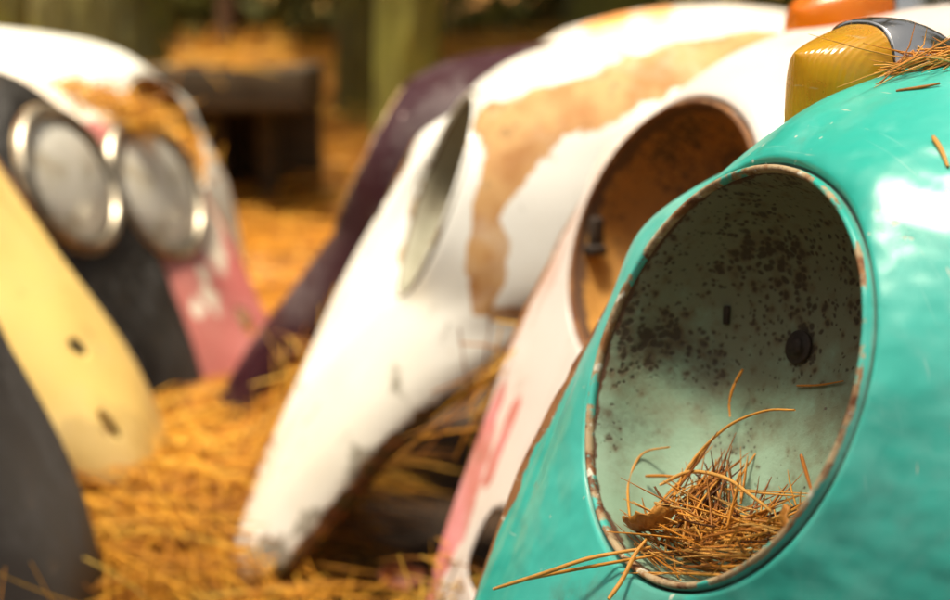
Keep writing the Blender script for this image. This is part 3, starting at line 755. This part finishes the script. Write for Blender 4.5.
# ------------------------------------------------------------------ loose needles, leaves and clumps
def tube(name, pts, rad, mat, tint, n=6):
    P = catmull(np.array([tuple(p) for p in pts]), np.linspace(0, len(pts) - 1, 6 * (len(pts) - 1) + 1)); rows = []
    for i, p in enumerate(P):
        d = Vector(P[min(i + 1, len(P) - 1)] - P[max(i - 1, 0)]).normalized(); ref = Vector((0, 0, 1)) if abs(d.z) < .9 else Vector((1, 0, 0))
        a = d.cross(ref).normalized(); b = a.cross(d); u = i / (len(P) - 1)
        r = rad * min(1, .7 + u * 3) * (1 - .55 * max(0, u - .5) * 1.4)
        rows.append([Vector(p) + a * r * math.cos(q) + b * r * math.sin(q) for q in [2 * math.pi * k / n for k in range(n)]])
    v, f = grid(rows, close_v=True); nv = len(v)
    f += [tuple(range(n))[::-1], tuple(range(nv - n, nv))]
    me = pydata(name, v, f)
    at = me.attributes.new('tint', 'FLOAT', 'POINT'); at.data.foreach_set('value', np.full(nv, tint, np.float32))
    o = link(name, me, mat); return o
TM = teal.matrix_world.copy()
def in_bowl(p): return TM @ bowl(*p)
G_N = 'loose pine needles on the teal fender'
def bowl_needle(pts, rad, tint, label):
    tag(tube('pine_needle', [in_bowl(p) for p in pts], rad, STRAWD, tint), label, 'pine needle', G_N)
def skin_needle(pts, rad, tint, label, lift=.001):
    tag(tube('pine_needle', [TM @ (Vector(p) + Vector((.38, 0, .92)) * (rad + lift)) for p in pts], rad, STRAWD, tint), label, 'pine needle', G_N)
bowl_needle([(-.0645, -.143, .032), (-.0391, -.1228, .024), (-.0214, -.1057, .014), (-.0105, -.0957, .004), (-.0004, -.0875, -.004)], .0011, .8, 'long golden needle lying over the left lip of the teal headlight opening')
bowl_needle([(-.0525, -.1329, .028), (-.0313, -.1164, .016), (-.0065, -.0989, .005), (.0082, -.0886, -.002)], .0009, .65, 'second golden needle just below the long one on the left lip')
bowl_needle([(.0071, -.1142, .014), (.0036, -.1045, .008), (-.001, -.093, .003), (-.0035, -.0851, -.002)], .0012, .75, 'short needle hanging down over the bottom lip of the teal opening')
bowl_needle([(-.0338, -.088, -.012), (-.0600, -.074, -.02), (-.0700, -.063, -.026), (-.070, -.055, -.03), (-.0573, -.0475, -.034)], .0007, .7, 'thin hooked needle curving up at the left inside the mint bucket')
bowl_needle([(-.0336, -.0587, -.03), (-.0342, -.0424, -.036), (-.0241, -.0239, -.04), (-.0048, -.0104, -.042), (.0133, -.0042, -.044)], .0008, .75, 'long needle arching to the right above the pile in the bucket')
bowl_needle([(-.0513, .0031, -.056), (-.0523, -.006, -.055), (-.0513, -.0151, -.055), (-.0477, -.0224, -.056)], .0008, .55, 'short bent needle upright against the back of the mint bucket')
bowl_needle([(.0331, -.0215, -.04), (.0449, -.0268, -.036), (.06, -.0326, -.03)], .0010, .3, 'short red brown needle at the lower right inside the bucket')
bowl_needle([(-.0600, -.066, -.028), (-.0499, -.062, -.03), (-.0378, -.0580, -.032)], .0009, .45, 'short greenish brown needle lying level left of the needle pile')
bowl_needle([(-.0397, -.0649, -.024), (-.028, -.0525, -.03), (-.0003, -.0464, -.03), (.0264, -.0466, -.026), (.0544, -.0467, -.018)], .0010, .85, 'pale needle bowed over the top of the pile to the right')
skin_needle([(-.068, -.024, -.022), (-.07, -.009, -.018), (-.072, .007, -.012)], .0006, .4, 'thin brown needle stuck to the bucket wall under the bolt')
skin_needle([(-.089, .011, .1265), (-.094, .021, .1285), (-.099, .028, .1305)], .0009, .35, 'straight brown needle lying on the teal crown near the amber lamp', .0005)
skin_needle([(-.071, .058, .1095), (-.069, .066, .1045), (-.066, .074, .0985)], .0012, .8, 'curved golden needle on the teal crown at the right edge', .0005)
# the pile in the bucket
def floor_r(d):
    x = min(.98, max(0, (d - .012) / .06)) ** (1 / .9); return .0955 * math.sqrt(1 - x * x) ** .62
rn = np.random.default_rng(5)
def bowl_pile():
    P0, D, L, B, rad, tint = [], [], [], [], [], []
    def floor_pt(a, d, h):
        r = floor_r(d) - .002; a = max(-r * .9, min(r * .9, a)); return np.array([a, -math.sqrt(r * r - a * a) + h, -d])
    def add(p, q, r, t):
        w0 = np.array(TM @ bowl(*p)); w1 = np.array(TM @ bowl(*q)); d = w1 - w0; l = np.linalg.norm(d)
        P0.append(w0); D.append(d / l); L.append(l); B.append(rn.normal(0, .0035, 3)); rad.append(r); tint.append(t)
    for k in range(250):      # lying in the bottom
        h = rn.random() ** 1.3 * .026
        a = rn.uniform(-.030, .055); d = rn.uniform(.003, .058)
        p = floor_pt(a, d, h); q = floor_pt(max(-.032, min(.058, a + rn.normal(.0, .04))), min(.062, max(.002, d + rn.normal(0, .02))), h + rn.normal(0, .006) if h > .01 else h)
        if np.linalg.norm(p - q) < .018: continue
        tt = rn.beta(1.5, 1.3); add(p, q, rn.uniform(.0004, .0009), tt)
        if k % 2: add(p, q + rn.normal(0, .0045, 3), rn.uniform(.0004, .0008), min(1, tt + rn.normal(0, .08)))
    for k in range(60):       # leaning up against the back
        p = floor_pt(rn.normal(-.012, .012), rn.uniform(.015, .05), rn.uniform(.002, .02))
        q = np.array([rn.normal(-.036, .007), rn.uniform(-.060, -.036), -rn.uniform(.040, .054)])
        add(p, q, rn.uniform(.0006, .001), rn.beta(1.6, 2.2))
    for k in range(26):       # a few upright ones to the right
        p = floor_pt(rn.uniform(-.01, .045), rn.uniform(.01, .05), rn.uniform(.005, .02)); q = p + np.array([rn.normal(-.01, .012), rn.uniform(.010, .026), -rn.uniform(0, .006)])
        add(p, q, rn.uniform(.0006, .001), rn.beta(2, 2))
    return needle_mesh('pine_needle_pile', P0, D, np.array(L), B, np.array(rad), np.array(tint), 5)
tag(link('pine_needle_pile', bowl_pile(), STRAWD), 'heap of dry pine needles in the bottom of the teal fender bucket', 'needle pile', kind='stuff')
def leaf_mat(name, a, b):
    t = NT(name); n = t.noise(120, 4, .6); return t.out(t.mix(t.step(n, .35, .65), a, b), .5, None, t.bump(n, .5, .002))
LEAF = leaf_mat('dry_leaf', (.40, .15, .02), (.62, .28, .05)); LEAFR = leaf_mat('red_brown_leaf', (.18, .045, .015), (.32, .10, .03))
def leaf(M, l, w, curl, mat, label, fold=.5):
    rows = []
    for i in range(13):
        u = i / 12; ww = w * math.sin(math.pi * min(1, u * .93 + .04)) ** .7 * (1 + .12 * math.sin(u * 23))
        row = []
        for j in range(9):
            v_ = j / 8 * 2 - 1
            row.append(M @ Vector((l * (u - .5), ww * v_ * math.cos(v_ * fold), curl * (u - .4) ** 2 * 4 + ww * abs(v_) ** 1.5 * math.sin(fold) + .0012 * math.sin(u * 17 + v_ * 5))))
        rows.append(row)
    v, f = grid(rows); o = link('dry_leaf', pydata('dry_leaf', v, f), mat); m = o.modifiers.new('thick', 'SOLIDIFY'); m.thickness = .0006
    tag(o, label, 'leaf', 'dry leaves'); return o
BR = TM @ Matrix((Vector((0, 1, 0)), NV, VV)).transposed().to_4x4()
leaf(BR @ Matrix.Translation((-.012, -.006, -.083)) @ Matrix.Rotation(R(-20), 4, 'Y'), .036, .0105, .007, LEAF, 'curled golden leaf lying on the left of the needle pile', .5)
leaf(BR @ Matrix.Translation((.066, -.016, -.050)) @ Matrix.Rotation(R(55), 4, 'Y') @ Matrix.Rotation(R(40), 4, 'X'), .020, .008, .003, LEAF, 'small orange leaf at the right end of the needle pile', .5)
leaf(Matrix.Translation((-.068, 1.125, .045)) @ Matrix.Rotation(R(50), 4, 'X') @ Matrix.Rotation(R(15), 4, 'Y'), .042, .013, .008, LEAFR, 'red brown leaf standing in the straw under the white fender', .6)

def clump(name, A, B, n, spread, ang, ln, rad, label, mat=STRAW, sag=.03, seed=1, tint=(2.2, 1.5)):
    r = np.random.default_rng(seed); A, B = np.array(A), np.array(B); u = r.random(n)[:, None]
    P = A + (B - A) * u + r.normal(0, 1, (n, 3)) * np.array(spread)
    d0 = (B - A) / np.linalg.norm(B - A); D = d0 * np.where(r.random(n) < .5, 1, -1)[:, None] + r.normal(0, ang, (n, 3)); D /= np.linalg.norm(D, axis=1)[:, None]
    L = r.uniform(*ln, n); P = P - D * L[:, None] * .5
    b = r.normal(0, .012, (n, 3)); b[:, 2] -= sag * r.random(n)
    o = link(name, needle_mesh(name, P, D, L, b, rad * r.uniform(.7, 1.2, n), r.beta(*tint, n)), mat)
    tag(o, label, 'pine straw', kind='stuff'); return o
clump('pine_straw', (-.115, 1.41, .225), (-.22, 1.34, .09), 170, (.015, .03, .016), .45, (.08, .16), .0013, 'pine straw caught between the maroon and the white fender', seed=3)
clump('pine_straw', (-.20, 1.33, .10), (-.24, 1.36, .03), 120, (.03, .05, .02), .8, (.08, .16), .0013, 'pine straw heaped at the foot of the maroon fender', seed=4)
clump('pine_straw', (.06, 1.06, .300), (-.005, 1.04, .235), 26, (.010, .02, .010), .4, (.07, .15), .0010, 'pine straw hanging under the white wheel arch behind the pink fender', seed=5)
clump('pine_straw', (.03, .90, .14), (-.01, .93, .11), 90, (.02, .03, .014), .9, (.05, .11), .0010, 'pine straw heaped at the foot of the pinkish fender', seed=6)
clump('pine_straw', (-.56, 1.82, .455), (-.435, 1.785, .412), 420, (.016, .020, .008), .7, (.025, .06), .0013, 'pine straw lying over the crown of the patchy red fender', seed=17)
clump('pine_straw', (-.50, 1.98, .372), (-.42, 1.955, .345), 260, (.018, .012, .022), .9, (.025, .07), .0014, 'pine straw caught in the headlight opening of the pale fender', seed=7)
clump('pine_straw', (-.33, .90, .09), (-.28, .93, .06), 26, (.02, .05, .02), .9, (.07, .13), .0008, 'pine straw leaning on the dark grey fender', seed=8)
TMr = TM.to_3x3()
clump('pine_straw', TM @ Vector((-.108, -.008, .1365)), TM @ Vector((-.140, .008, .1455)), 90, (.004, .004, .0015), .11, (.02, .05), .0006, 'dry pine straw gathered behind the amber lamp on the teal crown', STRAWD, .004, 9)
clump('pine_straw', (-.71, 3.32, .402 + bank(-.6, 3.35)), (-.49, 3.32, .402 + bank(-.6, 3.35)), 300, (.015, .08, .010), .8, (.1, .2), .002, 'orange pine straw strewn on the dark timber bench', seed=10)
